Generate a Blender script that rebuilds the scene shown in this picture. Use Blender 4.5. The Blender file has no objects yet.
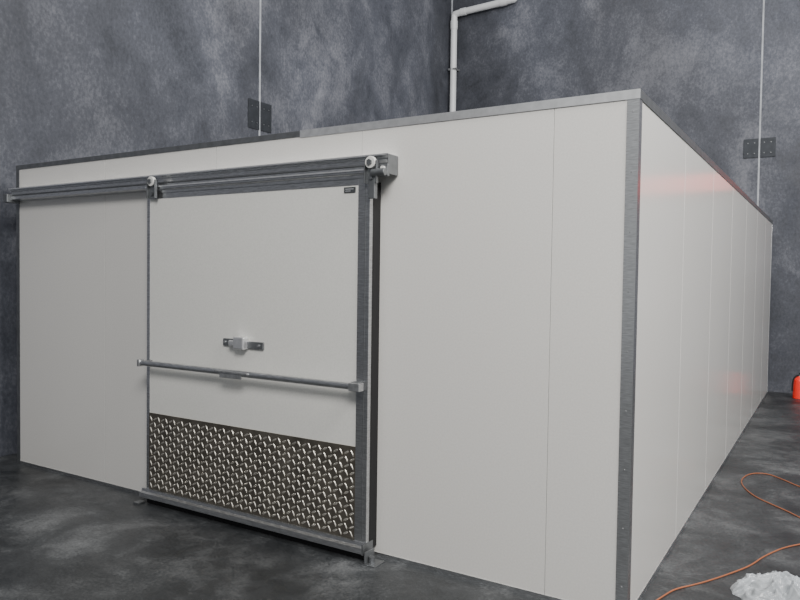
import bpy, bmesh, math, random
from mathutils import Vector, Matrix, noise
random.seed(4)
S=bpy.context.scene

# ---------------- materials ----------------
def newmat(name):
    m=bpy.data.materials.new(name); m.use_nodes=True
    nt=m.node_tree; b=nt.nodes['Principled BSDF']
    return m,nt,b
def simple(name,col,rough=0.5,metal=0.0,noise_amt=0.0,scale=30,bump=0.0,stretch=(1,1,1)):
    m,nt,b=newmat(name)
    b.inputs['Roughness'].default_value=rough; b.inputs['Metallic'].default_value=metal
    b.inputs['Base Color'].default_value=(*col,1)
    tc=nt.nodes.new('ShaderNodeTexCoord'); mp=nt.nodes.new('ShaderNodeMapping')
    mp.inputs['Scale'].default_value=stretch
    nt.links.new(tc.outputs['Object'],mp.inputs[0])
    n=nt.nodes.new('ShaderNodeTexNoise'); n.inputs['Scale'].default_value=scale; n.inputs['Detail'].default_value=6
    nt.links.new(mp.outputs[0],n.inputs['Vector'])
    r=nt.nodes.new('ShaderNodeValToRGB')
    r.color_ramp.elements[0].position=.3; r.color_ramp.elements[1].position=.7
    r.color_ramp.elements[0].color=(*[c*(1-noise_amt) for c in col],1)
    r.color_ramp.elements[1].color=(*[min(1,c*(1+noise_amt)) for c in col],1)
    nt.links.new(n.outputs[0],r.inputs[0]); nt.links.new(r.outputs[0],b.inputs['Base Color'])
    if bump:
        bp=nt.nodes.new('ShaderNodeBump'); bp.inputs['Strength'].default_value=bump; bp.inputs['Distance'].default_value=.002
        nt.links.new(n.outputs[0],bp.inputs['Height']); nt.links.new(bp.outputs[0],b.inputs['Normal'])
    return m

def concrete(name,dark,mid,light,rough=(.5,.8),scale=.9,stretch=(1,1,.55),speck=.5,lo=.38,hi=.62,blotch=.0):
    m,nt,b=newmat(name); L=nt.links
    tc=nt.nodes.new('ShaderNodeTexCoord'); mp=nt.nodes.new('ShaderNodeMapping')
    mp.inputs['Scale'].default_value=stretch; L.new(tc.outputs['Object'],mp.inputs[0])
    def N(s,d,r,dist=0):
        n=nt.nodes.new('ShaderNodeTexNoise'); n.inputs['Scale'].default_value=s; n.inputs['Detail'].default_value=d
        n.inputs['Roughness'].default_value=r; n.inputs['Distortion'].default_value=dist
        L.new(mp.outputs[0],n.inputs['Vector']); return n.outputs[0]
    def mixf(a,bb,f):
        x=nt.nodes.new('ShaderNodeMix'); x.inputs[0].default_value=f; L.new(a,x.inputs[2]); L.new(bb,x.inputs[3]); return x.outputs[0]
    a=N(scale,10,.66,.5); c=N(scale*3.6,10,.72,.6); d=N(scale*38,6,.75)
    v=mixf(mixf(a,c,.34),d,.3*speck)
    r=nt.nodes.new('ShaderNodeValToRGB'); e=r.color_ramp.elements
    e[0].position=lo; e[0].color=(*dark,1); e[1].position=hi; e[1].color=(*light,1)
    q=e.new(.5); q.color=(*mid,1)
    L.new(v,r.inputs[0])
    big=N(scale*.45,3,.5,.8)
    mb=nt.nodes.new('ShaderNodeMapRange'); mb.inputs[1].default_value=.38; mb.inputs[2].default_value=.62
    mb.inputs[3].default_value=1-blotch; mb.inputs[4].default_value=1+blotch; L.new(big,mb.inputs[0])
    vm=nt.nodes.new('ShaderNodeVectorMath'); vm.operation='SCALE'
    L.new(r.outputs[0],vm.inputs[0]); L.new(mb.outputs[0],vm.inputs['Scale'])
    L.new(vm.outputs[0],b.inputs['Base Color'])
    mr=nt.nodes.new('ShaderNodeMapRange'); mr.inputs[1].default_value=.35; mr.inputs[2].default_value=.65
    mr.inputs[3].default_value=rough[0]; mr.inputs[4].default_value=rough[1]
    L.new(c,mr.inputs[0]); L.new(mr.outputs[0],b.inputs['Roughness'])
    bp=nt.nodes.new('ShaderNodeBump'); bp.inputs['Strength'].default_value=.3; bp.inputs['Distance'].default_value=.01
    L.new(v,bp.inputs['Height']); L.new(bp.outputs[0],b.inputs['Normal'])
    return m

M_wall=concrete('precast_concrete',(.030,.034,.044),(.070,.076,.095),(.17,.177,.203),speck=1.0,stretch=(1,1,.75),blotch=.22)
M_floor=concrete('floor_concrete',(.014,.016,.0175),(.038,.041,.044),(.125,.13,.134),rough=(.30,.6),scale=1.7,stretch=(1,1,1),speck=1,lo=.40,hi=.62,blotch=.3)
M_panel=simple('coolroom_panel_white',(.71,.70,.675),.16,0,.04,100,.04)
M_door=simple('door_skin_white',(.71,.71,.68),.28,0,.045,100,.10)
M_core=simple('panel_joint',(.36,.36,.35),.7)
M_sjoint=simple('side_joint_grey',(.52,.52,.51),.6)
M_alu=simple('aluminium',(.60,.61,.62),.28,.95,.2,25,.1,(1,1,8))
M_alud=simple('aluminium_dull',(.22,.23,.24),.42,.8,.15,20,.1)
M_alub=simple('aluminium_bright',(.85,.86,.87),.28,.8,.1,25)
M_dark=simple('black_rubber',(.008,.008,.009),.85)
M_steel=simple('galvanised',(.42,.43,.44),.38,.8,.2,40)
M_nylon=simple('nylon_white',(.7,.7,.68),.4)
M_tread=simple('checker_plate_base',(.27,.245,.205),.42,.9,.3,9)
M_treadb=simple('checker_plate_bar',(.86,.82,.74),.3,.9,.1,12)
M_pipe=simple('pvc_white',(.62,.64,.66),.4,0,.05,3)
M_seal=simple('joint_sealant',(.36,.38,.41),.7,0,.2,8)
M_plate=simple('steel_plate_grey',(.035,.04,.048),.55,.4,.2,15)
M_cord=simple('orange_cord',(.30,.10,.045),.5,0,.1,30)
M_red=simple('red_paint',(.95,.03,.015),.35,0,.05,5)
M_label=simple('label_dark',(.06,.065,.07),.4)
m,nt,b=newmat('clear_plastic_film'); M_bag=m
b.inputs['Roughness'].default_value=.12; b.inputs['Base Color'].default_value=(.6,.64,.68,1)
b.inputs['Alpha'].default_value=.5

# ---------------- helpers ----------------
def empty(name,loc=(0,0,0)):
    o=bpy.data.objects.new(name,None); o.location=loc; o.empty_display_size=.2
    S.collection.objects.link(o); return o
def finish(name,bm,mat,parent=None,smooth=False,bevel=0):
    me=bpy.data.meshes.new(name); bm.normal_update(); bm.to_mesh(me); bm.free()
    o=bpy.data.objects.new(name,me); S.collection.objects.link(o)
    me.materials.append(mat)
    if smooth:
        for p in me.polygons: p.use_smooth=True
    if bevel:
        md=o.modifiers.new('bev','BEVEL'); md.width=bevel; md.segments=2; md.limit_method='ANGLE'
    if parent: o.parent=parent
    return o
def addbox(bm,x0,x1,y0,y1,z0,z1):
    vs=[bm.verts.new(p) for p in [(x0,y0,z0),(x1,y0,z0),(x1,y1,z0),(x0,y1,z0),(x0,y0,z1),(x1,y0,z1),(x1,y1,z1),(x0,y1,z1)]]
    for f in [(0,3,2,1),(4,5,6,7),(0,1,5,4),(1,2,6,5),(2,3,7,6),(3,0,4,7)]:
        bm.faces.new([vs[i] for i in f])
def box(name,x0,x1,y0,y1,z0,z1,mat,parent=None,bevel=0):
    bm=bmesh.new(); addbox(bm,x0,x1,y0,y1,z0,z1); return finish(name,bm,mat,parent,False,bevel)
def boxes(name,lst,mat,parent=None,bevel=0):
    bm=bmesh.new()
    for l in lst: addbox(bm,*l)
    return finish(name,bm,mat,parent,False,bevel)
def addcyl(bm,p0,p1,r,seg=24,r2=None):
    p0=Vector(p0);p1=Vector(p1); d=p1-p0
    mt=Matrix.Translation((p0+p1)/2)@d.to_track_quat('Z','Y').to_matrix().to_4x4()
    bmesh.ops.create_cone(bm,cap_ends=True,segments=seg,radius1=r,radius2=r if r2 is None else r2,depth=d.length,matrix=mt)
def cyls(name,lst,mat,parent=None,bevel=0):
    bm=bmesh.new()
    for l in lst: addcyl(bm,*l)
    return finish(name,bm,mat,parent,False,bevel)
def extrudeX(name,prof,x0,x1,mat,parent=None):
    bm=bmesh.new()
    a=[bm.verts.new((x0,y,z)) for y,z in prof]; c=[bm.verts.new((x1,y,z)) for y,z in prof]
    n=len(prof)
    for i in range(n): bm.faces.new([a[i],a[(i+1)%n],c[(i+1)%n],c[i]])
    bm.faces.new(a[::-1]); bm.faces.new(c)
    bmesh.ops.recalc_face_normals(bm,faces=bm.faces)
    return finish(name,bm,mat,parent)
def curve(name,pts,r,mat,parent=None,kind='NURBS'):
    cu=bpy.data.curves.new(name,'CURVE'); cu.dimensions='3D'; cu.bevel_depth=r; cu.bevel_resolution=4; cu.resolution_u=16; cu.use_fill_caps=True
    sp=cu.splines.new(kind); sp.points.add(len(pts)-1)
    for p,q in zip(sp.points,pts): p.co=(*q,1)
    if kind=='NURBS': sp.order_u=3; sp.use_endpoint_u=True
    o=bpy.data.objects.new(name,cu); S.collection.objects.link(o); cu.materials.append(mat)
    if parent: o.parent=parent
    return o

# ---------------- building shell ----------------
XW=-5.17; YW=8.05; HW=8.0
box('floor',XW-.3,9,-11,YW+.3,-.2,0,M_floor)
boxes('wall_left',[(XW-.2,XW,-11,3.13,0,HW),(XW-.2,XW,3.15,YW+.2,0,HW),(XW-.2,XW-.02,3.12,3.16,0,HW)],M_wall)
boxes('wall_back',[(XW,-.212,YW,YW+.2,0,HW),(-.194,9,YW,YW+.2,0,HW),(-.22,-.185,YW+.02,YW+.2,0,HW)],M_wall)
box('trim_1',XW-.012,XW+.002,3.126,3.154,0,HW,M_seal)
box('trim_2',-.214,-.192,YW-.002,YW+.012,0,HW,M_seal)
box('trim_3',XW,XW+.018,YW-.018,YW,0,HW,M_seal)

def joint_plate(name,loc,rotz,w,h):
    e=empty(name,loc); e.rotation_euler=(0,0,rotz)
    box('plate_half_1',-w/2,-.012,-.012,0,-h/2,h/2,M_plate,e,.003)
    box('plate_half_2',.012,w/2,-.012,0,-h/2,h/2,M_plate,e,.003)
    L=[]
    for sx in (-.72,-.3,.3,.72):
        for sz in (-.55,.55):
            L.append(((sx*w/2,-.018,sz*h/2),(sx*w/2,-.012,sz*h/2),.008,6))
    cyls('bolts',L,M_alud,e)
    return e
joint_plate('wall_joint_plate',(XW,3.14,3.46),math.pi/2,.40,.34)
joint_plate('wall_joint_plate.001',(-.203,YW,3.46),0,.41,.27)

# downpipe
dp=empty('downpipe',(0,0,0))
PX=-5.07;PY=7.95;PZ=6.18
pr=.056
cyls('vertical_pipe',[((PX,PY,.0),(PX,PY,PZ-.12),pr,28)],M_pipe,dp)
curve('elbow',[(PX,PY,PZ-.14),(PX,PY,PZ-.02),(PX+.02,PY,PZ),(PX+.15,PY,PZ+.01)],pr,M_pipe,dp)
cyls('sloping_pipe',[((PX+.13,PY,PZ+.01),(PX+1.0,PY,PZ+.04),pr,28),((PX+1.13,PY,PZ+.17),(PX+1.13,PY,HW),pr,28)],M_pipe,dp)
curve('upper_elbow',[(PX+.98,PY,PZ+.04),(PX+1.11,PY,PZ+.045),(PX+1.13,PY,PZ+.06),(PX+1.13,PY,PZ+.19)],pr,M_pipe,dp)
cyls('collars',[((PX,PY,PZ-.26),(PX,PY,PZ-.12),pr+.008,28),((PX,PY,4.3),(PX,PY,4.42),pr+.008,28),((PX+.13,PY,PZ+.01),(PX+.23,PY,PZ+.013),pr+.008,28),((PX+.88,PY,PZ+.036),(PX+.98,PY,PZ+.04),pr+.008,28)],M_pipe,dp)
boxes('brackets',[(PX-.07,PX+.07,PY-.055,YW,3.0,3.03),(PX-.07,PX+.07,PY-.055,YW,5.2,5.23)],M_steel,dp)

# ---------------- cold room ----------------
cr=empty('cold_room')
W=4.87;D=7.9;H=2.4
box('panel_core',-W+.02,-.02,.02,D-.02,.0,H-.02,M_core,cr)
xs=[-W,-3.751,-2.63,-1.50,-.392,0]
g=.0016
for i in range(5):
    box(f'front_panel_{i+1}',xs[i]+(g if i else 0),xs[i+1]-(g if i<4 else 0),0,.02,0,H,M_panel,cr,.001)
    if i<4: box(f'front_joint_{i+1}',xs[i+1]-g,xs[i+1]+g,.0012,.02,0,H,M_core,cr)
ys=[.02,1.17,2.30,3.43,4.56,5.69,6.82,D]
gs=.005
for i in range(7):
    box(f'side_panel_{i+1}',-.02,0,ys[i]+(gs if i else 0),ys[i+1]-(gs if i<6 else 0),0,H,M_panel,cr,.001)
    if i<6: box(f'side_joint_{i+1}',-.02,-.001,ys[i+1]-gs,ys[i+1]+gs,0,H,M_sjoint,cr)
box('left_side_panel',-W,-W+.02,.02,D,0,H,M_panel,cr)
box('rear_panel',-W+.02,-.02,D-.02,D,0,H,M_panel,cr)
box('roof_panel',-W+.02,-.02,.02,D-.02,H-.02,H,M_panel,cr)
t=.003
boxes('corner_angle_near',[(-.052,t,-t,0,0,H+.004),(0,t,0,.05,0,H+.004)],M_alu,cr)
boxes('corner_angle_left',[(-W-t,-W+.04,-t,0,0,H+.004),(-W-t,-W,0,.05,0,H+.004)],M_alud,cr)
boxes('corner_angle_rear',[(0,t,D-.05,D,0,H+.004)],M_alu,cr)
boxes('top_flashing_left',[(-W,-1.94,-.005,0,H-.028,H+.006),(-W,-1.94,0,.05,H,H+.006)],M_alud,cr)  # dark wall's reflection painted in through the duller metal colour
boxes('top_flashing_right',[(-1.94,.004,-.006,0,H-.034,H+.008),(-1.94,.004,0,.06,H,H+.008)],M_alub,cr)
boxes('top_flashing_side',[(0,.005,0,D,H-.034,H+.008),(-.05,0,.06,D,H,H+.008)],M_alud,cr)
boxes('base_angle',[(-W+.04,-.052,-t,0,0,.022),(0,t,.05,D-.05,0,.022)],M_alu,cr)
L=[]
for k in range(9):
    z=.15+k*.27
    L.append(((-.026,-.006,z),(-.026,-.003,z),.004,10))
cyls('rivets',L,M_steel,cr)

# ---------------- sliding door ----------------
sd=empty('sliding_door')
x0,x1=-3.171,-1.371; yf=-.10
box('door_leaf',x0+.02,x1-.02,yf+.003,-.032,.06,2.08,M_door,sd)
box('door_gasket',x0+.03,x1+.002,-.034,-.001,.06,2.07,M_dark,sd)
boxes('door_edge_frame',[(x0,x0+.030,yf,-.034,.05,2.085),
                 (x1-.078,x1-.0,yf-.003,-.06,.05,2.085),
                 (x0+.030,x1-.078,yf,-.06,2.05,2.085)],M_alu,sd,.002)
box('door_edge_shade',x1-.012,x1+.003,-.072,-.034,.05,2.085,M_dark,sd)  # black strip paints the shadow along the door edge, continuing the gasket
box('frame_groove',x1-.030,x1-.027,yf-.0045,yf,.12,2.08,M_alud,sd)
# checker plate
px0,px1,pz0,pz1=x0+.030,x1-.078,.105,.62
box('kick_plate',px0,px1,yf-.003,yf+.001,pz0,pz1,M_tread,sd)
bm=bmesh.new()
sp=.0375
nx=int((px1-px0)/sp); nz=int((pz1-pz0-.005)/sp)
offx=(px1-px0-nx*sp)/2
for i in range(nx):
    for j in range(nz):
        cx=px0+offx+(i+.5)*sp; cz=pz0+.008+(j+.5)*sp
        a=math.radians(28 if (i+j)%2 else -62)
        ca,sa=math.cos(a),math.sin(a)
        Lh,Wh=.0205,.0054
        out=[(-Lh,0),(-Lh*.5,-Wh),(Lh*.5,-Wh),(Lh,0),(Lh*.5,Wh),(-Lh*.5,Wh)]
        vs=[bm.verts.new((cx+u*ca-v*sa,yf-.003,cz+u*sa+v*ca)) for u,v in out]
        tp=[bm.verts.new((cx+u*.75*ca-v*.35*sa,yf-.0062,cz+u*.75*sa+v*.35*ca)) for u,v in out]
        for k in range(6): bm.faces.new([vs[k],vs[(k+1)%6],tp[(k+1)%6],tp[k]])
        bm.faces.new(tp)
bmesh.ops.recalc_face_normals(bm,faces=bm.faces)
finish('tread_pattern',bm,M_treadb,sd)
# bottom rail
extrudeX('bottom_rail',[(yf,.102),(yf-.012,.102),(yf-.016,.086),(yf-.034,.078),(yf-.038,.050),(yf-.03,.045),(yf,.045)],x0-.03,x1-.005,M_alu,sd)
box('bottom_rail_end',x1-.005,x1+.004,yf-.038,-.04,.045,.102,M_alud,sd)
box('bottom_seal',x0,x1-.01,-.095,-.04,.004,.05,M_dark,sd)
# track
tx0,tx1=-4.82,-1.265
extrudeX('track',[(-.001,2.205),(-.075,2.202),(-.078,2.188),(-.07,2.184),(-.07,2.155),(-.085,2.148),(-.085,2.124),(-.06,2.12),(-.001,2.12)],tx0,tx1,M_alu,sd)
box('track_slot',tx0+.01,tx1-.01,-.0765,-.07,2.155,2.163,M_alud,sd)
box('track_top_flange',tx0,tx1,-.095,-.001,2.202,2.210,M_alub,sd)
boxes('track_end_stop',[(tx0-.035,tx0+.02,-.12,-.02,2.10,2.165)],M_alud,sd,.004)
# hanger rail on door
extrudeX('hanger_rail',[(-.088,2.13),(-.112,2.13),(-.112,2.108),(-.104,2.102),(-.104,2.085),(-.088,2.085)],x0,x1+.02,M_alu,sd)
box('hanger_rail_lip',x0,x1+.02,-.118,-.104,2.124,2.132,M_alub,sd)
box('hanger_rail_groove',x0+.01,x1,-.1135,-.111,2.108,2.113,M_alud,sd)
for n,hx in (('left',x0+.09),('right',x1+.025)):
    boxes(f'roller_bracket_{n}',[(hx-.04,hx+.04,-.125,-.119,2.05,2.17),(hx-.04,hx-.034,-.145,-.119,2.05,2.17),(hx+.034,hx+.04,-.145,-.119,2.05,2.17)],M_alud,sd,.001)
    cyls(f'roller_wheel_{n}',[((hx,-.148,2.160),(hx,-.126,2.160),.032,28)],M_nylon,sd,.003)
    cyls(f'roller_axle_{n}',[((hx,-.160,2.160),(hx,-.148,2.160),.016,6),((hx,-.14,2.08),(hx,-.125,2.08),.012,6)],M_alud,sd)
# end stop casting
boxes('track_end_plate',[(tx1,tx1+.006,-.10,-.001,2.10,2.205)],M_alud,sd,.002)
boxes('track_end_bracket',[(tx1-.045,tx1+.012,-.115,-.095,2.085,2.15)],M_alud,sd,.004)
cyls('track_end_buffer',[((tx1-.075,-.135,2.105),(tx1+.01,-.135,2.105),.02,20)],M_alud,sd,.003)
boxes('right_hanger_arm',[(x1+.004,x1+.045,-.130,-.10,1.97,2.09)],M_alud,sd,.003)
cyls('end_bolt',[((tx1-.015,-.13,2.128),(tx1-.015,-.11,2.128),.011,20)],M_nylon,sd)
# horizontal push rail
bz=.962
cyls('push_bar',[((x0+.03,-.165,bz),(x1-.02,-.165,bz),.019,24)],M_alu,sd)
boxes('push_bar_brackets',[(x0+.03,x0+.06,-.165,yf,bz-.015,bz+.015),(x1-.07,x1-.02,-.165,yf,bz-.025,bz+.025)],M_alud,sd,.003)
box('push_bar_end',x1-.07,x1+.0,-.188,-.142,bz-.022,bz+.022,M_steel,sd,.003)
box('push_bar_cap',x0+.01,x0+.03,-.188,-.142,bz-.023,bz+.023,M_steel,sd,.003)
boxes('bar_lever',[(-2.44,-2.17,-.195,-.17,bz+.0,bz+.012),(-2.40,-2.22,-.19,-.184,bz-.03,bz+.012)],M_steel,sd,.002)
# centre latch handle
hx=-2.285;hz=1.14
boxes('handle_plates',[(hx-.165,hx-.03,yf-.012,yf+.003,hz-.022,hz+.022),(hx+.03,hx+.165,yf-.012,yf+.003,hz-.03,hz+.014)],M_alud,sd,.004)
boxes('handle_box',[(hx-.045,hx+.04,yf-.05,yf+.003,hz-.035,hz+.04)],M_alub,sd,.008)
boxes('handle_grip',[(hx-.09,hx-.04,yf-.045,yf-.02,hz-.02,hz+.016)],M_alub,sd,.008)
cyls('handle_bolts',[((hx+.13,yf-.018,hz-.008),(hx+.13,yf-.012,hz-.008),.009,8),((hx-.145,yf-.018,hz),(hx-.145,yf-.012,hz),.009,8)],M_steel,sd)
# small label (plain stand-in)
box('label',-1.545,-1.470,yf-.003,yf+.003,2.012,2.042,M_label,sd)
boxes('label_mark',[(-1.535,-1.48,yf-.004,yf-.003,2.028,2.034),(-1.535,-1.50,yf-.004,yf-.003,2.018,2.023)],M_alub,sd)
# floor guide
boxes('floor_guide',[(x1+.0,x1+.09,-.15,-.05,0,.006),(x1+.02,x1+.028,-.15,-.06,.006,.07)],M_alud,sd,.002)
cyls('floor_guide_roller',[((x1+.045,-.11,.006),(x1+.045,-.11,.04),.016,20)],M_alud,sd)
boxes('floor_guide_left',[(x0-.06,x0-.01,-.16,-.10,0,.012)],M_alud,sd,.002)

# ---------------- extension cord ----------------
ec=empty('extension_cord')
z=.0045
curve('cord_loop',[(1.3,2.2,z),(.95,2.6,z),(.60,2.85,z),(.47,3.02,z),(.34,3.16,z),(.225,3.08,z),(.18,2.84,z),(.22,2.62,z),(.32,2.40,z),(.44,2.27,z),(.58,2.12,z),(.8,1.8,z),(1.3,1.3,z)],.0042,M_cord,ec)
curve('cord_run',[(.06,.22,z),(.10,.38,z),(.13,.47,z),(.20,.57,z),(.27,.69,z),(.34,.83,z),(.42,1.0,z),(.47,1.2,z),(.59,1.48,z),(.85,1.75,z),(1.4,1.9,z)],.0042,M_cord,ec)

# ---------------- plastic bag ----------------
bm=bmesh.new()
bmesh.ops.create_grid(bm,x_segments=130,y_segments=120,size=.5)
for v in bm.verts:
    x,y=v.co.x*2,v.co.y*2
    dx=x*math.sqrt(max(0,1-y*y/2)); dy=y*math.sqrt(max(0,1-x*x/2))
    r=min(1,math.sqrt(dx*dx+dy*dy))
    env=max(0,1-r**2.5)**.7
    wx=noise.noise(Vector((x*2,y*2,0)))*.5; wy=noise.noise(Vector((x*2,y*2,9)))*.5
    rid=1-abs(noise.noise(Vector((x*2.6+wx,y*2.6+wy,8))))*2.8
    rid2=1-abs(noise.noise(Vector((x*6+3+wx*2,y*6+wy*2,1))))*2.6
    v.co.z=.003+env*(.035+.045*rid+.02*rid2)
    ang=math.atan2(dy,dx); k=1+.22*noise.noise(Vector((math.cos(ang)*2.6,math.sin(ang)*2.6,2)))
    v.co.x=dx*.25*k; v.co.y=dy*.19*k
    v.co.z=max(.002,v.co.z)
bag=finish('plastic_bag',bm,M_bag,None,True)
bag.location=(.60,.69,0); bag.rotation_euler=(0,0,.5)

# ---------------- fire extinguisher by rear wall ----------------
fe=empty('fire_extinguisher',(.40,7.60,0))
bm=bmesh.new()
addcyl(bm,(0,0,.0),(0,0,.25),.075,28); addcyl(bm,(0,0,.25),(0,0,.30),.075,28,.03)
finish('cylinder_body',bm,M_red,fe,False,.006)
cyls('neck_valve',[((0,0,.30),(0,0,.33),.02,16)],M_steel,fe)
boxes('lever',[(-.012,.1,-.012,.012,.33,.345)],M_dark,fe,.003)
curve('hose',[(0,-.02,.32),(-.05,-.07,.31),(-.08,-.07,.22),(-.078,-.05,.1)],.01,M_dark,fe)
# unseen red bar added on rear wall for the red reflection in side panels
box('red_reflection_bar',.50,2.2,YW-.14,YW,2.86,3.12,M_red,None,.01)

# ---------------- lighting ----------------
w=bpy.data.worlds.new('world'); S.world=w; w.use_nodes=True
w.node_tree.nodes['Background'].inputs[0].default_value=(.95,.975,1,1)
w.node_tree.nodes['Background'].inputs[1].default_value=.43
def area(name,loc,target,sx,sy,pw,col=(1,1,1)):
    l=bpy.data.lights.new(name,'AREA'); l.shape='RECTANGLE'; l.size=sx; l.size_y=sy; l.energy=pw; l.color=col
    o=bpy.data.objects.new(name,l); S.collection.objects.link(o); o.location=loc
    o.rotation_euler=(Vector(target)-Vector(loc)).to_track_quat('-Z','Y').to_euler(); return o
area('high_bay_lamp',(2.2,-5,6),(0,0,1.2),3,2,540,(1,.97,.93))
area('high_bay_lamp.001',(4,-.5,6.5),(0,2,1.6),2.5,2.5,620,(1,.97,.93))
area('high_bay_lamp.002',(-2,4,7.8),(-3.5,5.5,4),2,2,100,(1,.97,.95))
area('high_bay_lamp.003',(3.5,4,7),(1.2,8,3),2,2,220,(1,.97,.95))

# ---------------- camera ----------------
a=math.radians(31.48); p=math.radians(1.86); th=math.radians(.79)
f=Vector((-math.sin(a)*math.cos(p),math.cos(a)*math.cos(p),-math.sin(p)))
r0=Vector((math.cos(a),math.sin(a),0)); u0=r0.cross(f)
r=r0*math.cos(th)+u0*math.sin(th); u=u0*math.cos(th)-r0*math.sin(th)
cam=bpy.data.cameras.new('camera'); co=bpy.data.objects.new('camera',cam); S.collection.objects.link(co)
mt=Matrix((( r.x,u.x,-f.x,.768),(r.y,u.y,-f.y,-3.275),(r.z,u.z,-f.z,1.555),(0,0,0,1)))
co.matrix_world=mt
cam.sensor_width=36; cam.lens=709.5/800*36; cam.clip_start=.05
S.camera=co
